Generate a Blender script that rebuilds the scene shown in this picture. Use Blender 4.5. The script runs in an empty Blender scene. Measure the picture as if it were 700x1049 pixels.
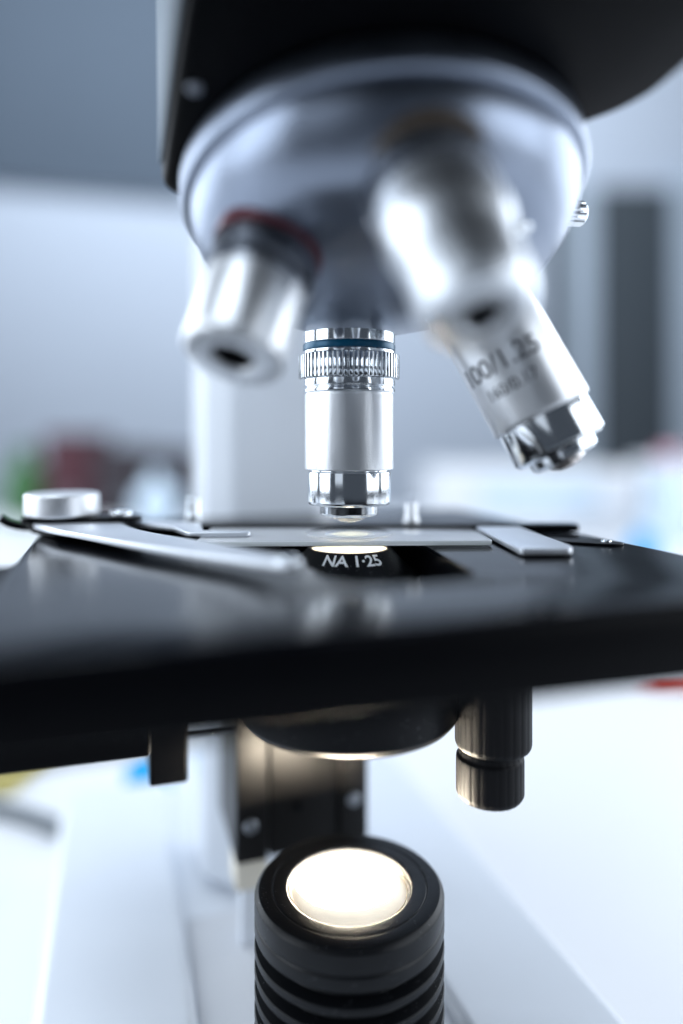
import bpy, bmesh, math, random
from mathutils import Vector, Matrix, noise
random.seed(7)
K = 0.001                      # every length below is in millimetres
sc = bpy.context.scene
COL = sc.collection
PI = math.pi
R = math.radians

# ------------------------------------------------------------------ viewpoint
YAW = R(17.5)
CAM = Vector((-47.3, -144.5, 165.0))
RIGHT = Vector((math.cos(YAW), -math.sin(YAW), 0))
FWD = Vector((math.sin(YAW), math.cos(YAW), 0))
def room(x, d, z):
    """a point of the room: x mm to the side, d mm into the room, z mm above the bench"""
    p = CAM + RIGHT * x + FWD * d
    return Vector((p.x, p.y, z))

# ------------------------------------------------------------------ materials
def mat(name, col, rough=0.5, metal=0.0, spec=0.5, trans=0.0, ior=1.45, coat=0.0,
        bump=0.0, bscale=900.0, rvar=0.0, cvar=0.0, emit=None, estr=0.0, aniso=0.0, vscale=60.0):
    m = bpy.data.materials.new(name); m.use_nodes = True
    nt = m.node_tree; b = nt.nodes['Principled BSDF']
    b.inputs['Base Color'].default_value = (*col, 1)
    b.inputs['Roughness'].default_value = rough
    b.inputs['Metallic'].default_value = metal
    b.inputs['Specular IOR Level'].default_value = spec
    b.inputs['Transmission Weight'].default_value = trans
    b.inputs['IOR'].default_value = ior
    b.inputs['Coat Weight'].default_value = coat
    b.inputs['Anisotropic'].default_value = aniso
    if emit:
        b.inputs['Emission Color'].default_value = (*emit, 1)
        b.inputs['Emission Strength'].default_value = estr
    if bump or rvar or cvar:
        tc = nt.nodes.new('ShaderNodeTexCoord')
    if bump:
        n = nt.nodes.new('ShaderNodeTexNoise'); n.inputs['Scale'].default_value = bscale
        n.inputs['Detail'].default_value = 3
        bp = nt.nodes.new('ShaderNodeBump'); bp.inputs['Strength'].default_value = bump
        bp.inputs['Distance'].default_value = 0.0002
        nt.links.new(tc.outputs['Object'], n.inputs['Vector'])
        nt.links.new(n.outputs['Fac'], bp.inputs['Height'])
        nt.links.new(bp.outputs['Normal'], b.inputs['Normal'])
    if rvar:
        n = nt.nodes.new('ShaderNodeTexNoise'); n.inputs['Scale'].default_value = vscale
        n.inputs['Detail'].default_value = 6; n.inputs['Roughness'].default_value = 0.65
        mr = nt.nodes.new('ShaderNodeMapRange')
        mr.inputs['From Min'].default_value = 0.3; mr.inputs['From Max'].default_value = 0.7
        mr.inputs['To Min'].default_value = max(0.02, rough - rvar); mr.inputs['To Max'].default_value = rough + rvar
        nt.links.new(tc.outputs['Object'], n.inputs['Vector'])
        nt.links.new(n.outputs['Fac'], mr.inputs['Value'])
        nt.links.new(mr.outputs['Result'], b.inputs['Roughness'])
    if cvar:
        n = nt.nodes.new('ShaderNodeTexNoise'); n.inputs['Scale'].default_value = vscale * 0.7
        n.inputs['Detail'].default_value = 5
        mx = nt.nodes.new('ShaderNodeMix'); mx.data_type = 'RGBA'
        mx.inputs['A'].default_value = (*[c * (1 - cvar) for c in col], 1)
        mx.inputs['B'].default_value = (*[min(1, c * (1 + cvar)) for c in col], 1)
        nt.links.new(tc.outputs['Object'], n.inputs['Vector'])
        nt.links.new(n.outputs['Fac'], mx.inputs['Factor'])
        nt.links.new(mx.outputs['Result'], b.inputs['Base Color'])
    return m

M = {}
M['chrome'] = mat('polished_chrome', (0.80, 0.83, 0.86), 0.12, 1.0, rvar=0.03, vscale=300)
M['satin'] = mat('satin_aluminium', (0.84, 0.855, 0.88), 0.36, 0.88, bump=0.15, bscale=3000, rvar=0.04, vscale=200)
M['burnished'] = mat('burnished_steel', (0.74, 0.77, 0.81), 0.42, 1.0, rvar=0.04, vscale=200)
M['matte_alu'] = mat('bead_blasted_aluminium', (0.80, 0.81, 0.83), 0.42, 1.0, bump=0.25, bscale=2500)
M['blade'] = mat('spring_steel', (0.72, 0.75, 0.80), 0.40, 0.8, rvar=0.06, vscale=250, bump=0.1, bscale=1500)
M['turret'] = mat('grey_anodised_turret', (0.25, 0.285, 0.355), 0.35, 1.0, rvar=0.05, vscale=80, bump=0.08, bscale=2500)
M['black'] = mat('black_satin_paint', (0.002, 0.0022, 0.003), 0.32, 0.0, spec=0.05, bump=0.2, bscale=2200, rvar=0.05)
M['stage'] = mat('black_anodised_stage', (0.0025, 0.003, 0.0045), 0.18, 0.0, spec=0.2, bump=0.05, bscale=2600, rvar=0.04, vscale=45)
M['anod'] = mat('black_anodised_metal', (0.0035, 0.004, 0.0055), 0.38, 0.05, spec=0.16, bump=0.15, bscale=2600, rvar=0.05)
def dust(m, scale, size, amount):
    nt = m.node_tree; b = nt.nodes['Principled BSDF']; L = nt.links
    tc = nt.nodes.new('ShaderNodeTexCoord'); vo = nt.nodes.new('ShaderNodeTexVoronoi'); vo.inputs['Scale'].default_value = scale
    ns = nt.nodes.new('ShaderNodeTexNoise'); ns.inputs['Scale'].default_value = scale * 0.12
    lt = nt.nodes.new('ShaderNodeMath'); lt.operation = 'LESS_THAN'; lt.inputs[1].default_value = size
    gt = nt.nodes.new('ShaderNodeMath'); gt.operation = 'GREATER_THAN'; gt.inputs[1].default_value = 0.54
    ml = nt.nodes.new('ShaderNodeMath'); ml.operation = 'MULTIPLY'
    m2 = nt.nodes.new('ShaderNodeMath'); m2.operation = 'MULTIPLY'; m2.inputs[1].default_value = amount
    mx = nt.nodes.new('ShaderNodeMix'); mx.data_type = 'RGBA'
    mx.inputs['A'].default_value = b.inputs['Base Color'].default_value; mx.inputs['B'].default_value = (0.35, 0.36, 0.38, 1)
    L.new(tc.outputs['Object'], vo.inputs['Vector']); L.new(tc.outputs['Object'], ns.inputs['Vector'])
    L.new(vo.outputs['Distance'], lt.inputs[0]); L.new(ns.outputs['Fac'], gt.inputs[0])
    L.new(lt.outputs[0], ml.inputs[0]); L.new(gt.outputs[0], ml.inputs[1]); L.new(ml.outputs[0], m2.inputs[0])
    L.new(m2.outputs[0], mx.inputs['Factor']); L.new(mx.outputs['Result'], b.inputs['Base Color'])
M['housing'] = mat('black_lamp_housing', (0.004, 0.0046, 0.006), 0.34, 0.0, spec=0.26, bump=0.15, bscale=2600, rvar=0.05)
dust(M['housing'], 1300, 0.13, 0.35)
dust(M['anod'], 1300, 0.13, 0.3)
dust(M['stage'], 500, 0.10, 0.35)
M['rubber'] = mat('black_knob_plastic', (0.004, 0.004, 0.005), 0.5, 0.0, spec=0.16, bump=0.1)
M['white'] = mat('white_enamel', (0.76, 0.80, 0.86), 0.35, 0.0, bump=0.25, bscale=1400, coat=0.2, rvar=0.06)
M['grey_enamel'] = mat('pale_grey_enamel', (0.66, 0.68, 0.72), 0.5, 0.0, bump=0.3, bscale=1400)
M['side'] = mat('lit_flank_blue_grey', (0.10, 0.145, 0.19), 0.45, bump=0.2, bscale=1400)
M['blue'] = mat('blue_band', (0.0, 0.085, 0.17), 0.3, 0.2)
M['red'] = mat('red_band', (0.13, 0.024, 0.034), 0.3, 0.2)
M['gunmetal'] = mat('gunmetal', (0.30, 0.32, 0.36), 0.3, 1.0, rvar=0.05)
M['orange'] = mat('amber_band', (0.10, 0.075, 0.055), 0.4, 0.3)
M['ink'] = mat('black_engraving', (0.10, 0.105, 0.12), 0.6)
M['paint'] = mat('white_engraving', (0.80, 0.82, 0.84), 0.5)
M['dark'] = mat('dark_bore', (0.006, 0.006, 0.008), 0.6)
def thin_glass(name, tint, sheen_white):
    m = bpy.data.materials.new(name); m.use_nodes = True
    nt = m.node_tree; nt.nodes.clear(); L = nt.links
    out = nt.nodes.new('ShaderNodeOutputMaterial')
    tr = nt.nodes.new('ShaderNodeBsdfTransparent'); tr.inputs['Color'].default_value = (*tint, 1)
    gl = nt.nodes.new('ShaderNodeBsdfGlossy'); gl.inputs['Roughness'].default_value = 0.03
    df = nt.nodes.new('ShaderNodeBsdfDiffuse'); df.inputs['Color'].default_value = (0.90, 0.92, 0.96, 1)
    lw = nt.nodes.new('ShaderNodeLayerWeight'); lw.inputs['Blend'].default_value = 0.5
    pw = nt.nodes.new('ShaderNodeMath'); pw.operation = 'POWER'; pw.inputs[1].default_value = 4.2
    fr = nt.nodes.new('ShaderNodeMath'); fr.operation = 'MULTIPLY_ADD'; fr.inputs[1].default_value = 0.94; fr.inputs[2].default_value = 0.06
    L.new(lw.outputs['Facing'], pw.inputs[0]); L.new(pw.outputs[0], fr.inputs[0])
    m1 = nt.nodes.new('ShaderNodeMixShader'); m2 = nt.nodes.new('ShaderNodeMixShader')
    m1.inputs['Fac'].default_value = sheen_white
    L.new(tr.outputs[0], m1.inputs[1]); L.new(df.outputs[0], m1.inputs[2])
    L.new(fr.outputs[0], m2.inputs['Fac']); L.new(m1.outputs[0], m2.inputs[1]); L.new(gl.outputs[0], m2.inputs[2])
    L.new(m2.outputs[0], out.inputs['Surface'])
    return m
def glowing(m, amount):
    nt = m.node_tree; L = nt.links
    df = [n for n in nt.nodes if n.type == 'BSDF_DIFFUSE'][0]; to = df.outputs[0].links[0].to_socket
    tl = nt.nodes.new('ShaderNodeBsdfTranslucent'); tl.inputs['Color'].default_value = (0.95, 0.96, 0.97, 1)
    mx = nt.nodes.new('ShaderNodeMixShader'); mx.inputs['Fac'].default_value = amount
    L.new(df.outputs[0], mx.inputs[1]); L.new(tl.outputs[0], mx.inputs[2]); L.new(mx.outputs[0], to)
M['glass'] = thin_glass('slide_glass', (0.97, 0.99, 0.98), 0.85)  # mostly white diffuse: reflected brightness of clear glass put into its colour
glowing(M['glass'], 0.28)
def clear_spot(m, cx, cy, r):
    # the white put in for reflected light stops round the mounted specimen
    nt = m.node_tree; L = nt.links
    mixes = [n for n in nt.nodes if n.type == 'MIX_SHADER']
    tr = [n for n in nt.nodes if n.type == 'BSDF_TRANSPARENT'][0]
    m1 = [n for n in mixes if any(l.from_node == tr for l in n.inputs[1].links)][0]
    tc = nt.nodes.new('ShaderNodeTexCoord'); sb = nt.nodes.new('ShaderNodeVectorMath'); sb.operation = 'SUBTRACT'
    sb.inputs[1].default_value = (cx * K, cy * K, 0)
    ml = nt.nodes.new('ShaderNodeVectorMath'); ml.operation = 'MULTIPLY'; ml.inputs[1].default_value = (1 / K, 1 / K, 0)
    ln = nt.nodes.new('ShaderNodeVectorMath'); ln.operation = 'LENGTH'
    mr = nt.nodes.new('ShaderNodeMapRange'); mr.inputs['From Min'].default_value = r - 1.0; mr.inputs['From Max'].default_value = r + 0.6
    mr.inputs['To Min'].default_value = 0.05; mr.inputs['To Max'].default_value = m1.inputs['Fac'].default_value
    L.new(tc.outputs['Object'], sb.inputs[0]); L.new(sb.outputs[0], ml.inputs[0]); L.new(ml.outputs[0], ln.inputs[0])
    L.new(ln.outputs['Value'], mr.inputs['Value']); L.new(mr.outputs['Result'], m1.inputs['Fac'])
clear_spot(M['glass'], 0.5, 1.0, 4.4)
M['under'] = thin_glass('slide_underside', (0.97, 0.99, 0.98), 0.03)
M['edge'] = mat('ground_glass_edge', (0.88, 0.93, 0.94), 0.35, trans=0.2, coat=0.4)
M['slip'] = thin_glass('cover_glass', (0.97, 0.99, 0.98), 0.85)  # same painted-in brightness as the slide below
glowing(M['slip'], 0.28)
clear_spot(M['slip'], 0.5, 1.0, 4.4)
M['lens'] = mat('coated_front_lens', (0.72, 0.66, 0.62), 0.10, 0.6, ior=1.6, spec=0.8)
def thin_glow(name, col):
    m = bpy.data.materials.new(name); m.use_nodes = True
    nt = m.node_tree; nt.nodes.clear()
    out = nt.nodes.new('ShaderNodeOutputMaterial'); mx = nt.nodes.new('ShaderNodeMixShader')
    tr = nt.nodes.new('ShaderNodeBsdfTranslucent'); gl = nt.nodes.new('ShaderNodeBsdfGlossy')
    tr.inputs['Color'].default_value = (*col, 1); gl.inputs['Roughness'].default_value = 0.08
    mx.inputs['Fac'].default_value = 0.12
    nt.links.new(tr.outputs[0], mx.inputs[1]); nt.links.new(gl.outputs[0], mx.inputs[2])
    nt.links.new(mx.outputs[0], out.inputs['Surface'])
    return m
M['frost'] = thin_glow('frosted_condenser_lens', (0.96, 0.94, 0.88))
def forward_scatter(m, amount):
    nt = m.node_tree; mx0 = [n for n in nt.nodes if n.type == 'MIX_SHADER'][0]
    out = [n for n in nt.nodes if n.type == 'OUTPUT_MATERIAL'][0]
    rf = nt.nodes.new('ShaderNodeBsdfRefraction'); rf.inputs['IOR'].default_value = 1.02; rf.inputs['Roughness'].default_value = 0.45
    rf.inputs['Color'].default_value = (1, 0.95, 0.86, 1)
    mx = nt.nodes.new('ShaderNodeMixShader'); mx.inputs['Fac'].default_value = amount
    nt.links.new(mx0.outputs[0], mx.inputs[1]); nt.links.new(rf.outputs[0], mx.inputs[2])
    nt.links.new(mx.outputs[0], out.inputs['Surface'])
forward_scatter(M['frost'], 0.6)
M['smear'] = thin_glow('thin_specimen', (0.86, 0.92, 1.0))
M['lamp'] = mat('lit_lamp_lens', (0.9, 0.85, 0.75), 0.15, emit=(1.0, 0.87, 0.68), estr=100.0)
def hot_centre(m, cx, cy):
    nt = m.node_tree; b = nt.nodes['Principled BSDF']
    tc = nt.nodes.new('ShaderNodeTexCoord'); mp = nt.nodes.new('ShaderNodeVectorMath'); mp.operation = 'SUBTRACT'
    mp.inputs[1].default_value = (cx * K, cy * K, 0)
    fl = nt.nodes.new('ShaderNodeVectorMath'); fl.operation = 'MULTIPLY'; fl.inputs[1].default_value = (1 / K, 1 / K, 0)
    ln = nt.nodes.new('ShaderNodeVectorMath'); ln.operation = 'LENGTH'
    ns = nt.nodes.new('ShaderNodeTexNoise'); ns.inputs['Scale'].default_value = 260
    ad = nt.nodes.new('ShaderNodeMath'); ad.operation = 'MULTIPLY_ADD'; ad.inputs[1].default_value = 1.2
    cr = nt.nodes.new('ShaderNodeValToRGB'); cr.color_ramp.elements[0].position = 0.0; cr.color_ramp.elements[0].color = (1, 1, 1, 1)
    e = cr.color_ramp.elements; e[1].position = 1.0; e[1].color = (0.00175, 0.00165, 0.0015, 1)
    k = e.new(0.82); k.color = (0.8, 0.8, 0.8, 1); k = e.new(0.875); k.color = (0.0028, 0.0028, 0.0028, 1)
    dv = nt.nodes.new('ShaderNodeMath'); dv.operation = 'DIVIDE'; dv.inputs[1].default_value = 13.4
    st = nt.nodes.new('ShaderNodeMath'); st.operation = 'MULTIPLY'; st.inputs[1].default_value = 300.0
    L = nt.links
    L.new(tc.outputs['Object'], mp.inputs[0]); L.new(mp.outputs[0], fl.inputs[0]); L.new(fl.outputs[0], ln.inputs[0])
    L.new(tc.outputs['Object'], ns.inputs['Vector']); L.new(ns.outputs['Fac'], ad.inputs[0]); L.new(ln.outputs['Value'], ad.inputs[2])
    L.new(ad.outputs[0], dv.inputs[0]); L.new(dv.outputs[0], cr.inputs['Fac']); L.new(cr.outputs['Color'], st.inputs[0])
    L.new(st.outputs[0], b.inputs['Emission Strength'])
hot_centre(M['lamp'], 0.3, 2.4)
M['lamp_edge'] = mat('lamp_lens_edge', (0.85, 0.80, 0.70), 0.2, trans=0.3, coat=0.5)
M['rack'] = mat('black_matte_rack', (0.010, 0.0095, 0.0095), 0.42, 0.0, spec=0.3, bump=0.15, bscale=2600)
M['steel'] = mat('dull_steel', (0.34, 0.36, 0.39), 0.35, 0.95)
M['cream'] = mat('lit_patch_cream', (0.84, 0.78, 0.66), 0.4)

# ------------------------------------------------------------------ mesh helpers
def obj(name, bm, m, parent=None, mw=None, smooth=True, ang=32):
    me = bpy.data.meshes.new(name)
    bmesh.ops.remove_doubles(bm, verts=bm.verts, dist=0.0005)
    bmesh.ops.recalc_face_normals(bm, faces=bm.faces)
    bmesh.ops.scale(bm, vec=(K, K, K), verts=bm.verts)
    bm.to_mesh(me); bm.free()
    if smooth:
        me.polygons.foreach_set('use_smooth', [True] * len(me.polygons))
        me.set_sharp_from_angle(angle=R(ang))
    me.materials.append(m)
    o = bpy.data.objects.new(name, me); COL.objects.link(o)
    if parent: o.parent = parent
    if mw is not None: o.matrix_basis = mw
    return o

def tag(o, label=None, cat=None, group=None, kind=None):
    if label: o['label'] = label
    if cat: o['category'] = cat
    if group: o['group'] = group
    if kind: o['kind'] = kind
    return o

def soften(prof, b=0.25, n=3):
    """round every corner of a lathe outline"""
    out = [prof[0]]
    for i in range(1, len(prof) - 1):
        a, p, c = Vector(prof[i - 1]), Vector(prof[i]), Vector(prof[i + 1])
        u, v = a - p, c - p
        if u.length < 1e-6 or v.length < 1e-6: continue
        k = min(b, u.length * 0.45, v.length * 0.45)
        s, e = p + u.normalized() * k, p + v.normalized() * k
        for j in range(n + 1):
            t = j / n
            q = s * (1 - t) ** 2 + p * 2 * t * (1 - t) + e * t * t
            out.append((q.x, q.y))
    out.append(prof[-1])
    return out

def lathe(prof, n=96, mod=None, closed=False, bm=None, mtx=None):
    """turn (radius, height) pairs round the z axis"""
    bm = bm or bmesh.new()
    rings = []
    for (r, z) in prof:
        if r < 1e-5:
            rings.append([bm.verts.new((0, 0, z))]); continue
        ring = []
        for i in range(n):
            a = 2 * PI * i / n
            rr = r * (mod(i, z) if mod else 1)
            ring.append(bm.verts.new((rr * math.cos(a), rr * math.sin(a), z)))
        rings.append(ring)
    if closed: rings.append(rings[0])
    for A, B in zip(rings, rings[1:]):
        if len(A) == 1 and len(B) == 1: continue
        for i in range(n):
            j = (i + 1) % n
            if len(A) == 1: bm.faces.new((A[0], B[i], B[j]))
            elif len(B) == 1: bm.faces.new((A[i], B[0], A[j]))
            else: bm.faces.new((A[i], B[i], B[j], A[j]))
    if mtx is not None:
        bmesh.ops.transform(bm, matrix=mtx, verts=bm.verts)
    return bm

def loft(loops, cap0=True, cap1=True, bm=None):
    bm = bm or bmesh.new()
    vl = [[bm.verts.new(p) for p in l] for l in loops]
    n = len(vl[0])
    for A, B in zip(vl, vl[1:]):
        for i in range(n):
            j = (i + 1) % n
            bm.faces.new((A[i], A[j], B[j], B[i]))
    if cap0: bm.faces.new(vl[0][::-1])
    if cap1: bm.faces.new(vl[-1])
    return bm

def round_poly(pts, r, n=5):
    out = []; N = len(pts)
    for i in range(N):
        a, p, c = Vector(pts[i - 1]), Vector(pts[i]), Vector(pts[(i + 1) % N])
        u, v = a - p, c - p
        k = min(r, u.length * 0.48, v.length * 0.48)
        s, e = p + u.normalized() * k, p + v.normalized() * k
        for j in range(n + 1):
            t = j / n
            q = s * (1 - t) ** 2 + p * 2 * t * (1 - t) + e * t * t
            out.append((q.x, q.y))
    return out

def inset(poly, d):
    """move a counter-clockwise outline inwards by d"""
    N = len(poly); out = []
    for i in range(N):
        p0, p1, p2 = Vector(poly[i - 1]), Vector(poly[i]), Vector(poly[(i + 1) % N])
        a, b = (p1 - p0), (p2 - p1)
        if a.length < 1e-9: a = b
        if b.length < 1e-9: b = a
        n1 = Vector((-a.y, a.x)).normalized(); n2 = Vector((-b.y, b.x)).normalized()
        m_ = (n1 + n2)
        if m_.length < 1e-6: m_ = n1
        m_.normalize()
        k = d / max(0.5, m_.dot(n1))
        q = p1 + m_ * k
        out.append((q.x, q.y))
    return out

def ccw(poly):
    s = sum(a[0] * b[1] - b[0] * a[1] for a, b in zip(poly, poly[1:] + poly[:1]))
    return poly if s > 0 else poly[::-1]

def plate(poly, z0, z1, b=0.3, bm=None):
    """a flat plate of the given outline with softened rims"""
    poly = ccw(poly)
    b = min(b, (z1 - z0) * 0.45)
    L = []
    for k in range(4):
        t = k / 3 * PI / 2
        L.append((b * (1 - math.sin(t)), z0 + b * (1 - math.cos(t))))
    L += [(i, z0 + z1 - z) for i, z in L[::-1]]
    loops = [[(x, y, z) for x, y in inset(poly, i)] for i, z in L]
    return loft(loops, bm=bm)

def box(x0, x1, y0, y1, z0, z1, b=1.0, corner=None, bm=None):
    poly = round_poly([(x0, y0), (x1, y0), (x1, y1), (x0, y1)], corner if corner else b, 4)
    return plate(poly, z0, z1, b, bm)

def tube(path, r, n=14, bm=None, taper=None):
    bm = bm or bmesh.new()
    path = [Vector(p) for p in path]; rings = []
    for i, p in enumerate(path):
        t = (path[min(i + 1, len(path) - 1)] - path[max(i - 1, 0)]).normalized()
        a = t.cross(Vector((0, 0, 1)))
        if a.length < 1e-4: a = t.cross(Vector((1, 0, 0)))
        a.normalize(); c = a.cross(t)
        rr = r * (taper(i / (len(path) - 1)) if taper else 1)
        rings.append([bm.verts.new(p + (a * math.cos(2 * PI * k / n) + c * math.sin(2 * PI * k / n)) * rr) for k in range(n)])
    for A, B in zip(rings, rings[1:]):
        for i in range(n):
            j = (i + 1) % n
            bm.faces.new((A[i], A[j], B[j], B[i]))
    bm.faces.new(rings[0][::-1]); bm.faces.new(rings[-1])
    return bm

def spline(pts, n=10):
    pts = [Vector(p) for p in pts]; out = []
    P = [pts[0] * 2 - pts[1]] + pts + [pts[-1] * 2 - pts[-2]]
    for i in range(1, len(P) - 2):
        for k in range(n):
            t = k / n
            a, b, c, d = P[i - 1], P[i], P[i + 1], P[i + 2]
            out.append(0.5 * ((2 * b) + (c - a) * t + (2 * a - 5 * b + 4 * c - d) * t * t + (3 * b - a - 3 * c + d) * t ** 3))
    out.append(pts[-1])
    return out

def frame(zdir, towards, loc):
    """matrix whose z axis is zdir and whose x axis leans to the point `towards` (metres for the place)"""
    z = Vector(zdir).normalized()
    x = Vector(towards) - z * Vector(towards).dot(z); x.normalize()
    y = z.cross(x)
    m = Matrix((x, y, z)).transposed().to_4x4()
    m.translation = Vector(loc) * K
    return m

def lettering(text, size, place, bold=0.0, space=1.0):
    """text outlines laid on a curved surface by place(x, y, h)"""
    cu = bpy.data.curves.new('lettering', 'FONT'); cu.body = text; cu.size = size
    cu.align_x = 'CENTER'; cu.offset = bold; cu.space_character = space; cu.resolution_u = 6
    t = bpy.data.objects.new('lettering', cu); COL.objects.link(t)
    dg = bpy.context.evaluated_depsgraph_get(); dg.update()
    me = t.evaluated_get(dg).to_mesh()
    bm = bmesh.new(); bm.from_mesh(me)
    t.evaluated_get(dg).to_mesh_clear()
    bpy.data.objects.remove(t); bpy.data.curves.remove(cu)
    bmesh.ops.triangulate(bm, faces=bm.faces)
    for _ in range(2):
        long = [e for e in bm.edges if e.calc_length() > size * 0.16]
        if long: bmesh.ops.subdivide_edges(bm, edges=long, cuts=1, use_grid_fill=False)
        bmesh.ops.triangulate(bm, faces=bm.faces)
    g = bmesh.ops.extrude_face_region(bm, geom=bm.faces[:])
    top = [v for v in g['geom'] if isinstance(v, bmesh.types.BMVert)]
    tops = set(top)
    for v in bm.verts:
        x, y = v.co.x, v.co.y
        v.co = place(x, y, 0.05 if v in tops else -0.10)
    return bm

# ================================================================== MICROSCOPE
scope = bpy.data.objects.new('microscope', None); COL.objects.link(scope)
scope.empty_display_size = 0.03
tag(scope, 'white and black laboratory microscope with four silver objectives and a lit lamp', 'microscope')

# ---- foot
def foot_loops(hw, y0, y1, z0, z1, b, c):
    return plate(round_poly([(-hw, y0), (hw, y0), (hw, y1), (-hw, y1)], c, 8), z0, z1, b)
bm = bmesh.new()
for s in (-1, 1):
    pass
# the foot has a sunken strip along its middle
prof = [(-67, 0), (-67, 27), (-64.5, 30), (-31.2, 30), (-29.5, 28.6), (-28.8, 26.4), (28.8, 26.4), (29.5, 28.6), (31.2, 30), (64.5, 30), (67, 27), (67, 0)]
prof = soften(prof, 1.4, 4)
ys = [-78, -77, -74, 140, 146, 150]
loops = []
for y in ys:
    k = {-78: 3.0, -77: 1.0, -74: 0.0, 140: 0.0, 146: 2.0, 150: 6.0}[y]
    loops.append([(x * (1 - k / 67 * 0.5), y, z * (1 - k / 30 * 0.3)) for x, z in prof])
bm = loft(loops)
base = obj('base', bm, M['white'], scope)
obj('base_channel', box(-28.3, 28.3, -74, 64, 26.45, 27.2, 0.3), M['grey_enamel'], base)

# ---- arm
poly = [(-13, 70), (13, 70), (22, 79), (23, 104), (-23, 104), (-22, 79)]
arm = obj('arm', plate(round_poly(poly, 3.0, 5), 29, 236, 1.5), M['white'], scope)
obj('arm_bridge', box(-21, 21, -12, 103, 222, 268, 6), M['white'], arm)

# ---- head: dark housing that carries the turret, laid on the turret's tilted plane
AL = R(15.3)
A = Vector((0, -math.sin(AL), -math.cos(AL)))
UP = Vector((0, -math.cos(AL), math.sin(AL)))
C = Vector((0.0, -23.0, 196.9))
TM = Matrix((Vector((1, 0, 0)), UP, -A)).transposed().to_4x4()      # turret frame: z runs up into the head
TM = Matrix((Vector((1, 0, 0)), UP, Vector((1, 0, 0)).cross(UP))).transposed().to_4x4()
ZS = 1 if Vector((1, 0, 0)).cross(UP).dot(-A) > 0 else -1
TM.translation = C * K
def tz(t): return ZS * t                                             # distance t behind the dome's foot
hp = [(-39.5, -8.3), (-20, -24), (14, -24), (27, 10), (28.3, 21.5), (33.6, 26.6), (36.4, 31.6), (37.4, 38), (39, 48), (42, 60), (42, 104), (-39.5, 104)]
hp = ccw(round_poly(hp, 2.2, 4))
L = []
for t, i in [(16.5, 1.6), (16.75, 0.8), (17.3, 0.25), (18.3, 0.0), (60, 0), (74, 2.5), (78, 6)]:
    L.append([(x, y, tz(t)) for x, y in inset(hp, i)])
head = obj('head', loft(L), M['black'], scope, TM)
# pale sheet on the dark head's flank: side light put into its colour
pz = sorted((tz(18.6), tz(70)))
bm = box(-40.2, -39.6, -4, 102, pz[0], pz[1], 0.25)
obj('lit_flank', bm, M['side'], head)
def cap_screw(r, h, n=32):
    """pan head with a cross slot"""
    bm = lathe(soften([(0, 0.0), (r, 0.0), (r, h * 0.55), (r * 0.8, h * 0.95), (r * 0.34, h), (r * 0.30, h * 0.45), (0, h * 0.45)], r * 0.12, 3), n)
    return bm
so = obj('screw', cap_screw(1.1, 0.7), M['gunmetal'], head, Matrix.Translation(Vector((-36.2, 18.4, tz(16.4))) * K) @ Matrix.Rotation(PI if ZS > 0 else 0, 4, 'X'))

# ---- turret
SR = 24 / math.sin(AL)
DS = 3.8
def dome(r): return SR - math.sqrt(SR * SR - r * r) - (SR - math.sqrt(SR * SR - 24 * 24)) - DS
pr = [(0, dome(0))] + [(r, dome(r)) for r in range(2, 26, 2)]
pr += [(p.x, p.y) for p in spline([(25.5, dome(25.5), 0), (29.4, -1.2, 0), (32.6, 2.4, 0), (34.6, 6.2, 0), (35.3, 9.4, 0)], 10)]
pr += [(35.3, 9.9), (30, 9.9), (30, 17.0), (0, 17.0)]
tur = obj('nosepiece', lathe([(r, tz(t)) for r, t in pr], 160), M['turret'], scope, TM, ang=40)
pr = [(33, 9.95), (35.9, 9.95), (36.5, 10.3), (36.9, 10.9), (36.9, 14.6), (36.3, 15.6), (33, 15.9)]
pr2 = soften(pr, 0.4, 3)
def knurl_rim(i, z): return 1 + (0.003 if i % 2 else -0.003) * (1 if 11.0 < abs(z) < 14.5 else 0)
pr3 = [p for p in pr2 if p[1] <= 10.95] + [(36.9, 11.1), (36.9, 14.4)] + [p for p in pr2 if p[1] > 14.5]
obj('grip_rim', lathe([(r, tz(t)) for r, t in pr3], 360, knurl_rim, closed=True), M['turret'], tur, ang=50)
# clamp knob sticking out of the rim
km = Matrix.Translation(Vector((36.2 * math.cos(R(5)), 36.2 * math.sin(R(5)), tz(12.6))) * K) @ Matrix.Rotation(R(5), 4, 'Z') @ Matrix.Rotation(R(90), 4, 'Y')
def kn(depth, every=2):
    return lambda i, z: 1 + (depth if i % 4 < 2 else -depth)
bm = lathe(soften([(0, 0), (1.6, 0), (1.6, 1.6), (2.3, 1.7), (2.45, 2.0), (2.45, 5.0), (2.2, 5.4), (0, 5.4)], 0.2, 2), 72, lambda i, z: 1 + (0.035 * (1 if i % 4 < 2 else -1) if 1.9 < z < 5.1 else 0))
obj('clamp_knob', bm, M['chrome'], tur, km, ang=25)
for (px, py) in ((15.0, 20.5),):  # chrome screw head added on the dome to throw a bright glint
    rr = math.hypot(px, py)
    nrm = Vector((px, py, 0)) * (1 / SR) + Vector((0, 0, -ZS * math.sqrt(1 - rr * rr / SR / SR)))
    sm = frame(nrm, (0, 1, 0), (px, py, tz(dome(rr) + 0.1)))
    obj('screw', cap_screw(1.5, 0.9), M['chrome'], tur, sm)

# ---- objectives: z runs from the shoulder to the tip
def rod_dir(rad): return (A * math.cos(AL) + rad * math.sin(AL)).normalized()
XV = Vector((1, 0, 0))
def place(rad):
    d = rod_dir(rad); p = C + rad * 24.0
    return d, p

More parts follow.
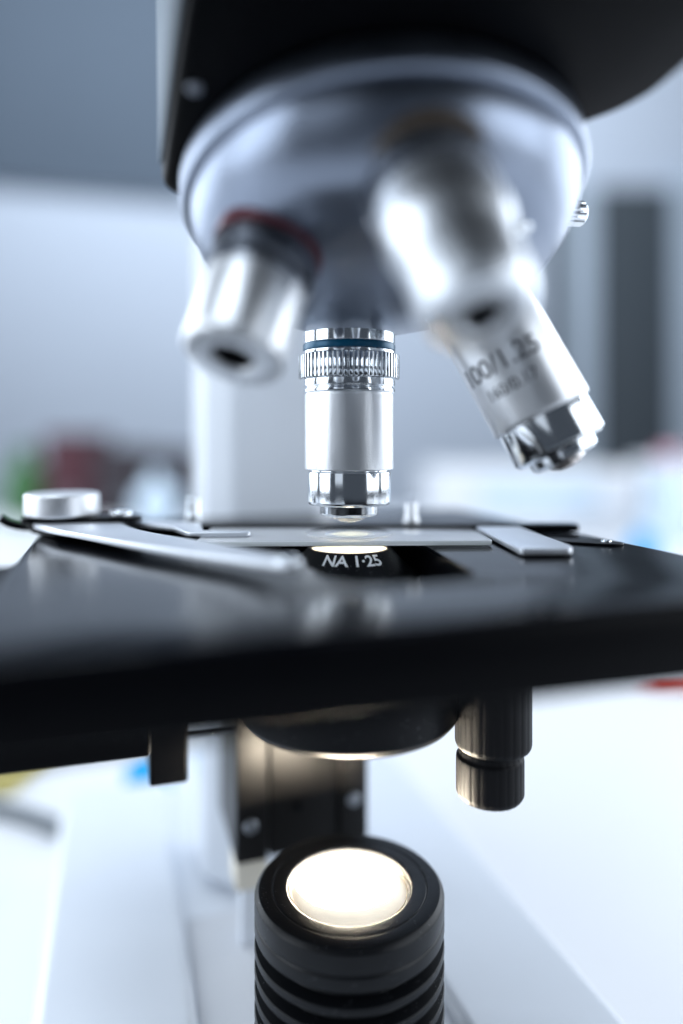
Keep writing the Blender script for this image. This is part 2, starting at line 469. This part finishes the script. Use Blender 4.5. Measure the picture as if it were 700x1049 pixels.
def ridged(r0, r1, z0, z1, n=64, depth=0.055, b=0.15):
    """milled grip ring"""
    N = n * 6
    def f(i, z):
        ph = i % 6
        return (1, 1.002, 1, 1 - depth * 0.5, 1 - depth, 1 - depth * 0.5)[ph]
    pr = [(r0, z0), (r1 - b, z0), (r1, z0 + b), (r1, z1 - b), (r1 - b, z1), (r0, z1)]
    return lathe(pr, N, lambda i, z: f(i, z), closed=True)

def objective(name_label, rad, parts, delta=None, at=None, way=None):
    d, p = place(rad)
    if at: p, d = Vector(at), Vector(way).normalized()
    if delta: d = (d + Vector(delta)).normalized()
    m = frame(d, CAM - p, p)
    first = None
    for nm, bm, mt in parts:
        if first is None:
            first = obj('objective_lens', bm, mt, scope, m)
            first['label'] = name_label
        else:
            obj(nm, bm, mt, first, ang=28)
    return first, m

# working objective, straight down
P_body = [(0, 15.2), (9.15, 15.2), (9.4, 16.3), (9.4, 31.8), (9.3, 32.0), (8.3, 32.02), (0, 32.02)]
o0, m0 = objective('silver objective with a blue ring pointing straight down', UP * -1, [
    ('barrel', lathe(soften(P_body, 0.18, 3), 128), M['satin']),
    ('neck', lathe(soften([(0, -1.2), (9.75, -1.2), (9.75, 5.4), (9.55, 5.5), (9.55, 6.9), (9.8, 7.0), (9.8, 7.7), (8.5, 7.75), (8.5, 12.8), (9.75, 12.9), (9.75, 14.4), (9.45, 14.55), (9.45, 14.85), (9.75, 15.0), (9.75, 15.7), (9.3, 15.85), (9.0, 16.3), (0, 16.32)], 0.14, 3), 128), M['chrome']),
    ('colour_ring', lathe(soften([(9.0, 5.5), (9.85, 5.55), (9.85, 6.85), (9.0, 6.9)], 0.15, 2), 128, closed=True), M['blue']),
    ('knurled_grip', ridged(8.6, 10.7, 7.8, 12.85), M['chrome']),
    ('nose_cap', lathe(soften([(0, 31.9), (8.35, 31.9), (8.35, 32.35), (8.85, 32.4), (8.85, 38.9), (8.4, 39.4), (6.2, 39.4), (6.2, 41.3), (5.6, 41.8), (3.6, 41.85), (3.2, 42.2), (0, 42.2)], 0.2, 3), 128), M['chrome']),
    ('front_lens', lathe([(3.9, 41.7), (3.9, 42.0), (3.5, 42.4), (2.9, 42.75), (2.1, 43.05), (1.1, 43.25), (0, 43.3)], 64), M['lens']),
])

# long oil objective at the back, lettered
off = -3.9
Q = lambda prof: [(r, z + off) for r, z in prof]
ob, mb = objective('long silver objective with black engraved figures', XV, [
    ('barrel', lathe(soften(Q([(0, 8.0), (9.45, 8.0), (9.65, 8.5), (9.65, 31.2), (9.3, 31.8), (0, 31.8)]), 0.25, 3), 128), M['satin']),
    ('neck', lathe(soften(Q([(0, -3.0), (9.75, -3.0), (9.75, 3.2), (8.6, 3.3), (8.6, 7.4), (9.6, 7.5), (9.6, 8.1), (0, 8.1)]), 0.14, 3), 128), M['chrome']),
    ('knurled_grip', ridged(8.6, 10.6, 3.3 + off, 7.3 + off), M['chrome']),
    ('nose_cap', lathe(soften(Q([(0, 31.6), (8.95, 31.6), (8.95, 38.2), (8.3, 38.9), (6.6, 38.9), (6.4, 40.5), (5.7, 41.0), (3.6, 41.05), (3.2, 41.4), (0, 41.4)]), 0.2, 3), 128), M['chrome']),
    ('front_lens', lathe(Q([(3.6, 40.8), (3.3, 41.6), (2.2, 42.2), (1.0, 42.5), (0, 42.55)]), 64), M['lens']),
], at=(18.39, -20.08, 193.93), way=(0.39, -0.27, -0.88))
def on_barrel(r, zmid, a0=0.0):
    def f(x, y, h):
        a = a0 - x / r
        return Vector(((r + h) * math.cos(a), (r + h) * math.sin(a), zmid - y))
    return f
AB = R(15)
obj('lettering', lettering('100/1.25', 5.0, on_barrel(9.65, 17.6, AB), 0.05), M['ink'], ob, smooth=False)
obj('lettering', lettering('160/0.17', 3.1, on_barrel(9.65, 21.8, AB - R(2)), 0.03), M['ink'], ob, smooth=False)

# short objective on the left
ol, ml = objective('short silver objective with a red ring and a dark bore', XV * -1, [
    ('barrel', lathe(soften([(0, 10.2), (7.9, 10.2), (8.25, 10.9), (8.0, 23.2), (7.5, 23.8), (3.8, 23.9), (3.4, 23.5), (3.3, 14.0), (0, 14.0)], 0.3, 3), 128), M['satin']),
    ('neck', lathe(soften([(0, -8.0), (8.3, -8.0), (8.3, 4.0), (8.0, 4.1), (8.0, 8.5), (7.1, 8.4), (7.1, 9.0), (8.0, 9.1), (8.0, 10.4), (0, 10.4)], 0.14, 3), 128), M['gunmetal']),
    ('colour_ring', lathe(soften([(7.2, 0.6), (9.1, 0.6), (9.1, 3.7), (7.2, 3.7)], 0.2, 2), 128, closed=True), M['red']),
    ('knurled_grip', ridged(7.4, 8.8, 4.3, 8.4), M['gunmetal']),
    ('bore', lathe([(0, 14.1), (3.28, 14.1), (3.3, 23.1), (3.15, 23.1), (3.12, 14.3), (0, 14.3)], 48), M['dark']),
], at=(-22.76, -28.51, 197.98), way=(-8.01, -8.48, -21.05))

# stepped objective nearest the viewer
on, mn = objective('stepped silver objective with an amber ring nearest the viewer', UP, [
    ('barrel', lathe(soften([(0, 9.6), (9.3, 9.6), (9.5, 10.2), (9.5, 16.0), (9.2, 17.4), (8.3, 21.0), (7.8, 29.0), (7.2, 30.8), (6.2, 31.8), (3.5, 32.0), (2.9, 31.3), (2.8, 22.0), (0, 22.0)], 0.4, 3), 128), M['burnished']),
    ('neck', lathe(soften([(0, -2.0), (9.6, -2.0), (9.6, 5.0), (8.9, 5.1), (8.9, 9.0), (9.4, 9.1), (9.4, 9.8), (0, 9.8)], 0.14, 3), 128), M['steel']),
    ('colour_ring', lathe(soften([(8.5, 0.0), (10.6, 0.0), (10.6, 3.6), (8.5, 3.6)], 0.2, 2), 128, closed=True), M['orange']),
    ('knurled_grip', ridged(8.6, 9.9, 4.6, 8.7), M['gunmetal']),
    ('bore', lathe([(0, 22.1), (2.78, 22.1), (2.8, 31.1), (2.65, 31.1), (2.65, 22.3), (0, 22.3)], 48), M['dark']),
], at=(-3.5, -45.1, 205.9), way=(0.35, -18.98, -25.64))

# ---- stage with an opening
ST, SB = 143.0, 132.0
outer = ccw(round_poly([(-65, -67), (57, -67), (57, 62), (-65, 62)], 3.5, 5))
hole = [(13.6, -10), (9.2, -38.5), (6.4, -41.6), (-4, -43.0), (-11.5, -41.6), (-15.5, -35), (-15.2, -12)]
hole = ccw(round_poly(hole + [(15.5 * math.cos(a), 15.5 * math.sin(a)) for a in [PI - 0.25 * k for k in range(1, 12)]], 2.5, 3))
bm = bmesh.new()
def ring(poly, z): return [bm.verts.new((x, y, z)) for x, y in poly]
def skin(a, b):
    n = len(a)
    for i in range(n):
        j = (i + 1) % n
        bm.faces.new((a[i], a[j], b[j], b[i]))
def fill(a, b):
    e = []
    for r_ in (a, b):
        for i in range(len(r_)):
            v, w = r_[i], r_[(i + 1) % len(r_)]
            e.append(bm.edges.get((v, w)) or bm.edges.new((v, w)))
    bmesh.ops.triangle_fill(bm, edges=e, use_beauty=True)
seq = [(inset(outer, 1.8), ST), (inset(outer, 0.9), ST - 0.16), (inset(outer, 0.3), ST - 0.6), (outer, ST - 1.6), (outer, SB + 1.2), (inset(outer, 0.35), SB + 0.35), (inset(outer, 1.2), SB)]
rs = [ring(p, z) for p, z in seq]
for a, b in zip(rs, rs[1:]): skin(a, b)
hs = [ring(p, z) for p, z in [(inset(hole, -0.8), ST), (inset(hole, -0.25), ST - 0.2), (hole, ST - 0.8), (hole, SB)]]
for a, b in zip(hs, hs[1:]): skin(a, b)
fill(rs[0], hs[0]); fill(rs[-1], hs[-1])
stage = obj('stage', bm, M['stage'], scope, ang=30)

stage.data.materials.append(M['black'])  # duller black on the flanks: their deep shade is put into the material
for f in stage.data.polygons:
    if f.normal.z < 0.35: f.material_index = 1
# small spring plate lying near the right rim of the stage
bm = plate(round_poly([(33, -6), (50, -22), (54, -21), (53, -16), (37, -3)], 2.5, 5), ST + 0.02, ST + 0.45, 0.15)
ip = obj('index_plate', bm, M['anod'], stage)
for x, y in ((40.5, -9.2), (50.6, -18.6)):
    obj('screw', cap_screw(1.1, 0.5), M['chrome'], ip, Matrix.Translation(Vector((x, y, ST + 0.42)) * K))

# ---- specimen holder on the stage
hold = obj('specimen_holder', plate(round_poly([(-64, 43), (-67, 36), (-60, 24), (-47, 24), (-36, 27.5), (-27, 24), (57, -1.5), (58.5, 3.5), (-24, 31), (-42, 40), (-52, 47)], 2.0, 4), 143.1, 144.8, 0.4), M['black'], scope)
outer_e = [(-66.2, 34.2), (-60.6, 20.5), (-54.0, 9.0), (-42.0, -11.2), (-30, -28.2), (-23.6, -36.2)]
inner_e = [(-19.6, -32.8), (-25.4, -20.8), (-32.6, -7.4), (-40.6, 7.6), (-44.2, 17), (-47.4, 31)]
oe = [(p.x, p.y) for p in spline([(*p, 0) for p in outer_e], 6)]
ie = [(p.x, p.y) for p in spline([(*p, 0) for p in inner_e], 6)]
tip = [(-22.4, -37.4), (-20.6, -37.4), (-19.3, -35.6)]
fp = oe + tip + ie + [(-52, 36), (-60, 38)]
bmf = plate(fp, 144.5, 145.9, 0.35)
fing = obj('spring_finger', bmf, M['blade'], hold)
# rolled end of the finger
bm = lathe([(2.0 * math.cos(a * PI / 20), 0.9 * math.sin(a * PI / 20)) for a in range(0, 10)] + [(0, 0.9)], 40, mtx=Matrix.Translation((-21.6, -34.9, 145.85)))
obj('pressure_bead', bm, M['chrome'], fing)
pl = [room((x - 350) / 730 * d, d, 0) for x, d in ((0, 166), (10, 167), (25, 169), (38, 168))]
bm = tube(spline([(pl[0].x, pl[0].y, 146.6), (pl[1].x, pl[1].y, 145.2), (pl[2].x, pl[2].y, 144.2), (pl[3].x, pl[3].y, 144.4)], 6), 1.0, 12)
obj('finger_tail', bm, M['anod'], fing)
obj('slide_jaw', plate(round_poly([(-46, 34), (-35.4, 19.5), (-33.4, 8.6), (-31.6, 7.2), (-20.5, 4.0), (-20.0, 7.2), (-29.6, 10.2), (-28.6, 25.0), (-40, 33.5)], 1.2, 4), 144.45, 145.5, 0.3), M['blade'], hold)
clip_poly = [(24.2, -28.3), (33.6, -31.0), (36.0, -27.0), (42.2, 1.6), (32.4, 4.5)]
# black spacer under the right jaw, put in for the shadow beneath it
obj('jaw_shadow_spacer', plate(round_poly([(31.5, -10), (25.4, -27.2), (33.0, -29.6), (35.0, -26.4), (39.6, 0.6), (33.4, 2.4)], 0.8, 4), 143.04, 143.38, 0.12), M['black'], hold)
obj('slide_jaw', plate(round_poly(clip_poly, 1.1, 5), 143.4, 144.7, 0.3), M['blade'], hold)
for x, y, h in ((-28.6, 40.8, 150.2), (21.6, 17.2, 149.6)):
    bmq = lathe(soften([(0, 143.2), (1.9, 143.2), (1.9, 145.6), (1.5, 146), (1.5, h - 0.5), (1.1, h), (0, h)], 0.2, 3), 32, mtx=Matrix.Translation((x, y, 0)))
    obj('guide_pin', bmq, M['chrome'] if x < 0 else M['satin'], hold)
nb = plate(round_poly([(-68.6, 31.5), (-43.2, 26.0), (-40.8, 31.4), (-44.0, 36.6), (-67.5, 44.5)], 3.0, 5), 145.9, 147.0, 0.3)
na = obj('nut_arm', nb, M['black'], hold)
bm = lathe(soften([(0, 147.02), (8.2, 147.02), (8.45, 147.4), (8.45, 151.8), (8.1, 152.3), (0, 152.3)], 0.25, 4), 96, mtx=Matrix.Translation((-59.6, 36.6, 0)))
obj('thumb_nut', bm, M['matte_alu'], hold)
obj('screw', cap_screw(2.6, 1.6), M['chrome'], na, Matrix.Translation(Vector((-46.4, 31.4, 146.9)) * K))
nbp = plate(round_poly([(-67, 33), (-60, 31), (-52, 33), (-52, 42), (-60, 44), (-67, 41)], 2, 4), 144.3, 145.95, 0.2)
obj('nut_boss', nbp, M['anod'], hold)

# ---- condenser: a hollow tube so that the lamp really shines through it
pc = [(8.1, 141.9), (8.7, 142.0), (13.2, 137.5), (15.0, 136.6), (15.0, 131.5), (22.6, 131.0), (23.2, 130.2), (23.2, 108.0), (22.4, 107.0), (14.0, 107.0), (13.0, 107.6), (12.4, 110), (9.0, 136), (8.1, 140)]
cond = obj('condenser', lathe(soften(pc, 0.35, 3), 144, closed=True), M['anod'], scope)
obj('condenser_lens', lathe([(8.15, 141.75), (7.4, 142.1), (5.5, 142.5), (3, 142.75), (0, 142.85)], 64), M['frost'], cond)
obj('rim_ring', lathe(soften([(13.9, 106.5), (22.0, 106.5), (22.0, 107.1), (13.9, 107.1)], 0.15, 2), 128, closed=True), M['anod'], cond)
a_cam = math.atan2(CAM.y, CAM.x)
a_txt = a_cam + R(4)
def on_cone(x, y, h):
    sl = 3.2 - y
    r = 8.7 + sl * 0.7071 + h * 0.7071; z = 142.0 - sl * 0.7071 + h * 0.7071
    a = a_txt + x / 10.4
    return Vector((r * math.cos(a), r * math.sin(a), z))
obj('lettering', lettering('NA 1·25', 3.7, on_cone, 0.07, 0.98), M['paint'], cond, smooth=False)
# set screw hole in the condenser flank
aa = a_cam + R(18)
sm = frame((math.cos(aa), math.sin(aa), 0), (0, 0, 1), (23.0 * math.cos(aa), 23.0 * math.sin(aa), 119.5))
obj('set_screw', lathe(soften([(0, -1), (2.6, -1), (2.6, 0.5), (2.2, 0.7), (1.4, 0.7), (1.2, 0.3), (0, 0.3)], 0.12, 2), 40), M['dark'], cond, sm)

# ---- rack that carries the condenser
obj('drive_box', box(-78, -41, -4, 56, 104.2, 132.4, 1.0), M['black'], scope)
rk = obj('condenser_rack', box(-18, -9.6, 39, 69.8, 55, 131.5, 0.6), M['rack'], scope)
obj('rack_plate', box(-9.0, 17.5, 40.2, 69.8, 55, 131.5, 0.6), M['rack'], rk)
obj('rack_plate', box(10.5, 17.9, 38.6, 40.0, 55.5, 131.0, 0.4), M['rack'], rk)
for x, z, y, r in ((-14.2, 64.5, 39.05, 1.9), (-1.2, 67.0, 40.25, 1.3), (13.9, 67.5, 38.65, 1.9)):
    obj('screw', cap_screw(r, 0.9), M['steel'] if r > 1.6 else M['anod'], rk, Matrix.Translation(Vector((x, y, z)) * K) @ Matrix.Rotation(R(90), 4, 'X'))
obj('fork_arm', box(-8, 8, 22, 40, 113, 127, 1), M['anod'], rk)

# ---- hanging bracket and its cross rod
br = obj('stage_bracket', box(-40.2, -31.4, 24.5, 56, 85.0, 132.5, 0.8), M['black'], scope)
obj('cross_rod', tube([(-31.6, 47, 88), (-17.8, 47, 88)], 1.2, 16), M['chrome'], br)
obj('rack_rail', box(-34, -10, 46, 54, 98, 131.5, 0.6), M['black'], rk)

# ---- stage drive knobs
def grip(i, z): return 1 - (0.012 if i % 5 == 0 else 0)
KX, KY = 26.0, -15.0
bm = lathe(soften([(0, 132.2), (7.6, 132.2), (7.75, 131), (7.75, 103.2), (7.2, 102.2), (0, 102.2)], 0.5, 3), 120, grip, mtx=Matrix.Translation((KX, KY, 0)))
kb = obj('stage_knob', bm, M['rubber'], scope, ang=20)
bm = lathe(soften([(0, 102.4), (6.3, 102.4), (6.3, 101.2), (6.8, 100.8), (6.85, 100), (6.85, 93.4), (6.1, 92.3), (0, 92.2)], 0.4, 3), 120, grip, mtx=Matrix.Translation((KX - 0.9, KY - 0.3, 0)))
obj('inner_knob', bm, M['rubber'], kb, ang=20)

# ---- illuminator
il = [(0, 24.95), (21.5, 24.95), (21.5, 28), (20.1, 29.0)]
zt = 68.0
zz = 30.4
while zz < 61.0:
    il += [(20.1, zz), (17.4, zz + 0.4), (17.4, zz + 2.3), (20.1, zz + 2.9)]
    zz += 4.45
il += [(20.1, 62.5), (19.7, 62.9), (20.1, 63.3), (20.1, 66.9), (19.2, 67.9), (16.6, 68.0), (16.4, 67.85), (16.2, 68.0), (13.4, 67.9), (13.05, 67.5), (12.9, 62.0), (0, 62.0)]
il = [(r, z + 2.3) for r, z in il]
ill = obj('illuminator', lathe(soften(il, 0.25, 3), 144), M['housing'], scope)
lens = [(0, 69.1), (4, 68.9), (8, 68.2), (10.5, 67.5), (12.2, 66.7), (12.2, 63), (0, 63)]
lm = lathe([(r * 1.005, z) for r, z in lens], 96, mtx=Matrix.Translation((0.0, 0.0, 2.2)))
obj('lamp_lens', lm, M['lamp'], ill)
obj('lens_edge', lathe(soften([(12.3, 62.4), (12.88, 62.4), (12.88, 67.2), (12.3, 67.0)], 0.1, 2), 96, closed=True, mtx=Matrix.Translation((0, 0, 2.3))), M['lamp_edge'], ill)

# cream block added behind the lamp; its colour stands for a warm lit patch
pb = obj('lit_patch_block', box(-17, -8, 46, 56, 43, 51.5, 1.2), M['cream'], scope)
obj('lit_patch_foot', box(-15, -10, 48, 54, 26.5, 43, 0.8), M['white'], pb)

# ================================================================== SLIDE
SR_ = R(-15.5)
def hx(x, y):
    return (x * math.cos(SR_) - y * math.sin(SR_), x * math.sin(SR_) + y * math.cos(SR_))
sp = [hx(*p) for p in ((-31.5, -8.0), (29.0, -8.0), (29.0, 16.5), (-31.5, 16.5))]
gs = obj('glass_slide', plate(round_poly(sp, 1.6, 5), 143.35, 144.4, 0.18), M['glass'])
gs.data.materials.append(M['under']); gs.data.materials.append(M['edge'])
for f in gs.data.polygons:
    f.material_index = 1 if f.normal.z < -0.5 else (2 if f.normal.z < 0.7 else 0)
tag(gs, 'clear glass slide held between the jaws under the objective', 'slide')
obj('specimen', lathe([(0, 144.66), (5.4, 144.66)], 64, mtx=Matrix.Translation((0.5, 1.0, 0))), M['smear'], gs)
obj('cover_slip', lathe(soften([(0, 144.45), (9.5, 144.45), (9.5, 144.62), (0, 144.62)], 0.04, 2), 96, mtx=Matrix.Translation((1.0, 3.5, 0))), M['slip'], gs)

# ================================================================== ROOM
M['bench'] = mat('white_laminate', (0.80, 0.81, 0.835), 0.42, bump=0.05, bscale=400, cvar=0.03, vscale=6)
M['wall'] = mat('pale_lilac_plaster', (0.66, 0.72, 0.82), 0.9, bump=0.2, bscale=40, cvar=0.03, vscale=2)
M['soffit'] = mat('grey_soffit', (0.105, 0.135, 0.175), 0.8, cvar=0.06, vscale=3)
M['frame'] = mat('pale_frame', (0.55, 0.63, 0.72), 0.6, cvar=0.04, vscale=4)
M['door'] = mat('slate_grey_panel', (0.075, 0.09, 0.105), 0.55, cvar=0.06, vscale=4)

def rot(o, loc):
    o.matrix_basis = Matrix.Translation(loc * K) @ Matrix.Rotation(-YAW, 4, 'Z')
    return o
def room_box(name, x0, x1, d0, d1, z0, z1, m, b=3.0, parent=None):
    """a box whose faces follow the room's walls"""
    o = obj(name, box(x0, x1, d0, d1, z0, z1, b), m, parent)
    if parent is None:
        p = room(0, 0, 0); rot(o, Vector((p.x, p.y, 0)))
    return o

bench = room_box('lab_bench', -1190, 1190, -240, 1620, -40, -0.02, M['bench'], 4)
tag(bench, 'white lab bench top that the microscope stands on', 'bench')
wall = room_box('back_wall', -3200, 3400, 2700, 2800, -900, 2600, M['wall'], 2); tag(wall, kind='structure')
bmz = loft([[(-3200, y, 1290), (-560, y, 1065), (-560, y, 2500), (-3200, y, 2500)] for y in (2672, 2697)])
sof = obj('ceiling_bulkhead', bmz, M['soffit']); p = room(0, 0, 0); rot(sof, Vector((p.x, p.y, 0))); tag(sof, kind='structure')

# doorway at right
dr = room_box('door', 945, 1228, 2640, 2692, -900, 1100, M['door'], 4)
tag(dr, 'tall dark slate grey door in the pale wall', 'door')
fr = room_box('door_frame', 830, 939, 2620, 2695, -900, 1100, M['frame'], 4, None)
fr.parent = dr; fr.matrix_basis = Matrix.Identity(4)
jb = room_box('jamb', 770, 826, 2600, 2695, -900, 1100, M['door'], 3)
jb.parent = dr; jb.matrix_basis = Matrix.Identity(4)
fr2 = room_box('door_frame', 1234, 1410, 2620, 2695, -900, 1150, M['frame'], 4, None)
fr2.parent = dr; fr2.matrix_basis = Matrix.Identity(4)

# things standing at the back of the bench, far out of focus
def bottle(name, x, d, r, h, m, capm, label, cat):
    o = obj(name, lathe(soften([(0, 0), (r, 0), (r, h * 0.62), (r * 0.42, h * 0.80), (r * 0.40, h * 0.88), (0, h * 0.88)], r * 0.2, 4), 40), m)
    o.location = room(x, d, 0.0) * K
    obj('cap', lathe(soften([(0, h * 0.86), (r * 0.48, h * 0.86), (r * 0.48, h), (0, h)], r * 0.06, 3), 32), capm, o)
    return tag(o, label, cat)
M['green'] = mat('green_plastic', (0.04, 0.14, 0.04), 0.5)
M['maroon'] = mat('maroon_card', (0.06, 0.010, 0.018), 0.6, cvar=0.1)
M['brown'] = mat('dark_brown_card', (0.03, 0.022, 0.028), 0.6, cvar=0.1)
M['pink'] = mat('pink_plastic', (0.70, 0.35, 0.42), 0.5)
M['pale'] = mat('pale_blue_plastic', (0.62, 0.74, 0.85), 0.4)
M['cyan'] = mat('cyan_plastic', (0.0, 0.36, 0.75), 0.35)
M['yellow'] = mat('yellow_paper', (0.50, 0.42, 0.14), 0.7)
M['cable'] = mat('grey_cable', (0.13, 0.15, 0.17), 0.5)
M['redp'] = mat('red_plastic', (0.55, 0.05, 0.03), 0.4)

D1 = 1480
bottle('bottle', -655, D1, 42, 150, M['green'], M['green'], 'green bottle standing beside the maroon box file', 'bottle')
def file_box(x0, x1, h, m, label):
    o = room_box('box_file', x0, x1, D1 - 40, D1 + 100, 0, h * 1.18, m, 4)
    obj('finger_ring', lathe([(7, 0), (10, 0), (10, 2), (7, 2)], 32, closed=True, mtx=Matrix.Translation(((x0 + x1) / 2, D1 - 41, h * 0.3)) @ Matrix.Rotation(R(90), 4, 'X')), M['steel'], o)
    return tag(o, label, 'box file')
file_box(-602, -505, 150, M['maroon'], 'maroon box file behind the silver thumb nut')
file_box(-500, -408, 128, M['brown'], 'dark brown box file next to the maroon one')
file_box(-404, -318, 122, M['brown'], 'dark brown box file behind the round grey flask')
fl = obj('flask', lathe(soften([(0, 0), (20, 0), (34, 12), (42, 38), (36, 66), (14, 84), (12, 104), (15, 108), (0, 108)], 8, 5), 48), M['pale'])
fl.location = room(-345, D1 - 150, 0) * K
tag(fl, 'round pale grey flask in front of the dark box files', 'flask')

def device(x0, x1, d0, d1, h, m, label, cat, name):
    o = room_box(name, x0, x1, d0, d1, 0, h, m, 12)
    obj('control_panel', box(x0 + (x1 - x0) * 0.2, x1 - (x1 - x0) * 0.2, d0 - 2, d0 + 1, h * 0.35, h * 0.8, 0.5), M['pale'], o)
    return tag(o, label, cat)
device(170, 520, 1250, 1560, 112, M['bench'], 'long white instrument box on the bench behind the stage', 'instrument', 'instrument_box')
device(560, 700, 1150, 1400, 125, M['bench'], 'white instrument box on the bench in front of the slate door', 'instrument', 'instrument_box')
bottle('bottle', 515, 1120, 34, 150, M['pale'], M['pink'], 'pale blue bottle with a pink cap on the bench', 'bottle')
bottle('bottle', 330, 780, 17, 76, M['cyan'], M['pale'], 'small cyan bottle standing behind the black rail end', 'bottle')

cb = obj('cable', tube(spline([room(-330, 250, 3.2), room(-200, 318, 3.2), room(-150, 312, 3.2), room(-118, 297, 3.2), room(-112, 291, 3.2)], 14), 3.1, 16), M['cable'])
tag(cb, 'grey cable lying on the white bench beside the microscope foot', 'cable')
pn = obj('paper_pad', box(-300, -152, 330, 420, 0.05, 4, 0.6), M['yellow'])
rot(pn, Vector((room(0, 0, 0).x, room(0, 0, 0).y, 0)))
tag(pn, 'yellow paper pad lying on the bench under the stage edge', 'paper pad')
vi = obj('sample_vial', lathe(soften([(0, 0.02), (9.0, 0.02), (9.4, 1), (9.4, 6), (0, 6)], 0.6, 3), 60), M['pale'])
vi.location = room(-86, 318, 0) * K
obj('cap', lathe(soften([(0, 6.05), (10.8, 6.05), (10.8, 7), (10.0, 19), (8.6, 21), (0, 21)], 1.0, 4), 60, lambda i, z: 1 - (0.03 if i % 3 == 0 else 0)), M['cyan'], vi)
tag(vi, 'small vial with a cyan cap on the bench behind the black bracket', 'vial')
pen = obj('marker_pen', tube([room(205, 480, 6), room(218, 478, 6), room(330, 470, 6)], 5.8, 20), M['redp'])
tag(pen, 'red marker pen lying on the bench past the stage corner', 'pen')

# ================================================================== LIGHT
w = bpy.data.worlds.new('World'); sc.world = w; w.use_nodes = True
bg = w.node_tree.nodes['Background']
bg.inputs['Color'].default_value = (0.50, 0.60, 0.75, 1); bg.inputs['Strength'].default_value = 0.12

def area(name, loc, aim, sx, sy, power, col):
    l = bpy.data.lights.new(name, 'AREA'); l.shape = 'RECTANGLE'; l.size = sx * K; l.size_y = sy * K
    l.energy = power; l.color = col
    o = bpy.data.objects.new(name, l); COL.objects.link(o)
    o.location = loc * K
    o.rotation_euler = (aim - loc).to_track_quat('-Z', 'Y').to_euler()
    return o
focus = Vector((0, 0, 150))
area('window_light', room(1300, 900, 560), focus, 1250, 1000, 17.5, (0.84, 0.915, 1.0))
area('window_light', room(1300, -350, 560), focus, 1050, 1000, 11.5, (0.84, 0.915, 1.0))
area('window_light', room(-1300, 850, 540), focus, 1150, 980, 15, (0.82, 0.905, 1.0))
area('window_light', room(-1300, -300, 540), focus, 850, 980, 10.5, (0.82, 0.905, 1.0))
area('fill_light', room(-700, -1150, 700), focus, 600, 1100, 1.6, (0.80, 0.89, 1.0))  # added dim panel behind the viewpoint: grey stripe in chrome, front fill
area('fill_light', room(-300, -500, 1500), room(0, 300, 100), 1200, 700, 11, (0.79, 0.89, 1.0))  # added lamp above the viewpoint, fills the fronts facing it
area('fill_light', room(-450, 1450, 2250), room(-450, 2600, 300), 2600, 400, 54, (0.80, 0.895, 1.0))  # added lamp out of view that brightens the back wall

# ================================================================== CAMERA
cam = bpy.data.cameras.new('camera'); co = bpy.data.objects.new('camera', cam); COL.objects.link(co)
co.location = CAM * K
co.rotation_euler = (R(90), 0, -YAW)
cam.sensor_fit = 'AUTO'; cam.sensor_width = 36
cam.lens = 730 / 1049 * 36
cam.shift_y = -74.5 / 1049
cam.clip_start = 0.005; cam.clip_end = 50
cam.dof.use_dof = True
cam.dof.focus_distance = 0.146
cam.dof.aperture_fstop = cam.lens / 10.0
cam.dof.aperture_blades = 0
sc.camera = co

sc.view_settings.view_transform = 'Standard'
sc.view_settings.look = 'None'
sc.view_settings.exposure = 0; sc.view_settings.gamma = 1
sc.cycles.use_denoising = True
sc.cycles.max_bounces = 10
sc.cycles.transmission_bounces = 10
sc.cycles.caustics_reflective = True
sc.cycles.caustics_refractive = True
sc.cycles.sample_clamp_indirect = 25
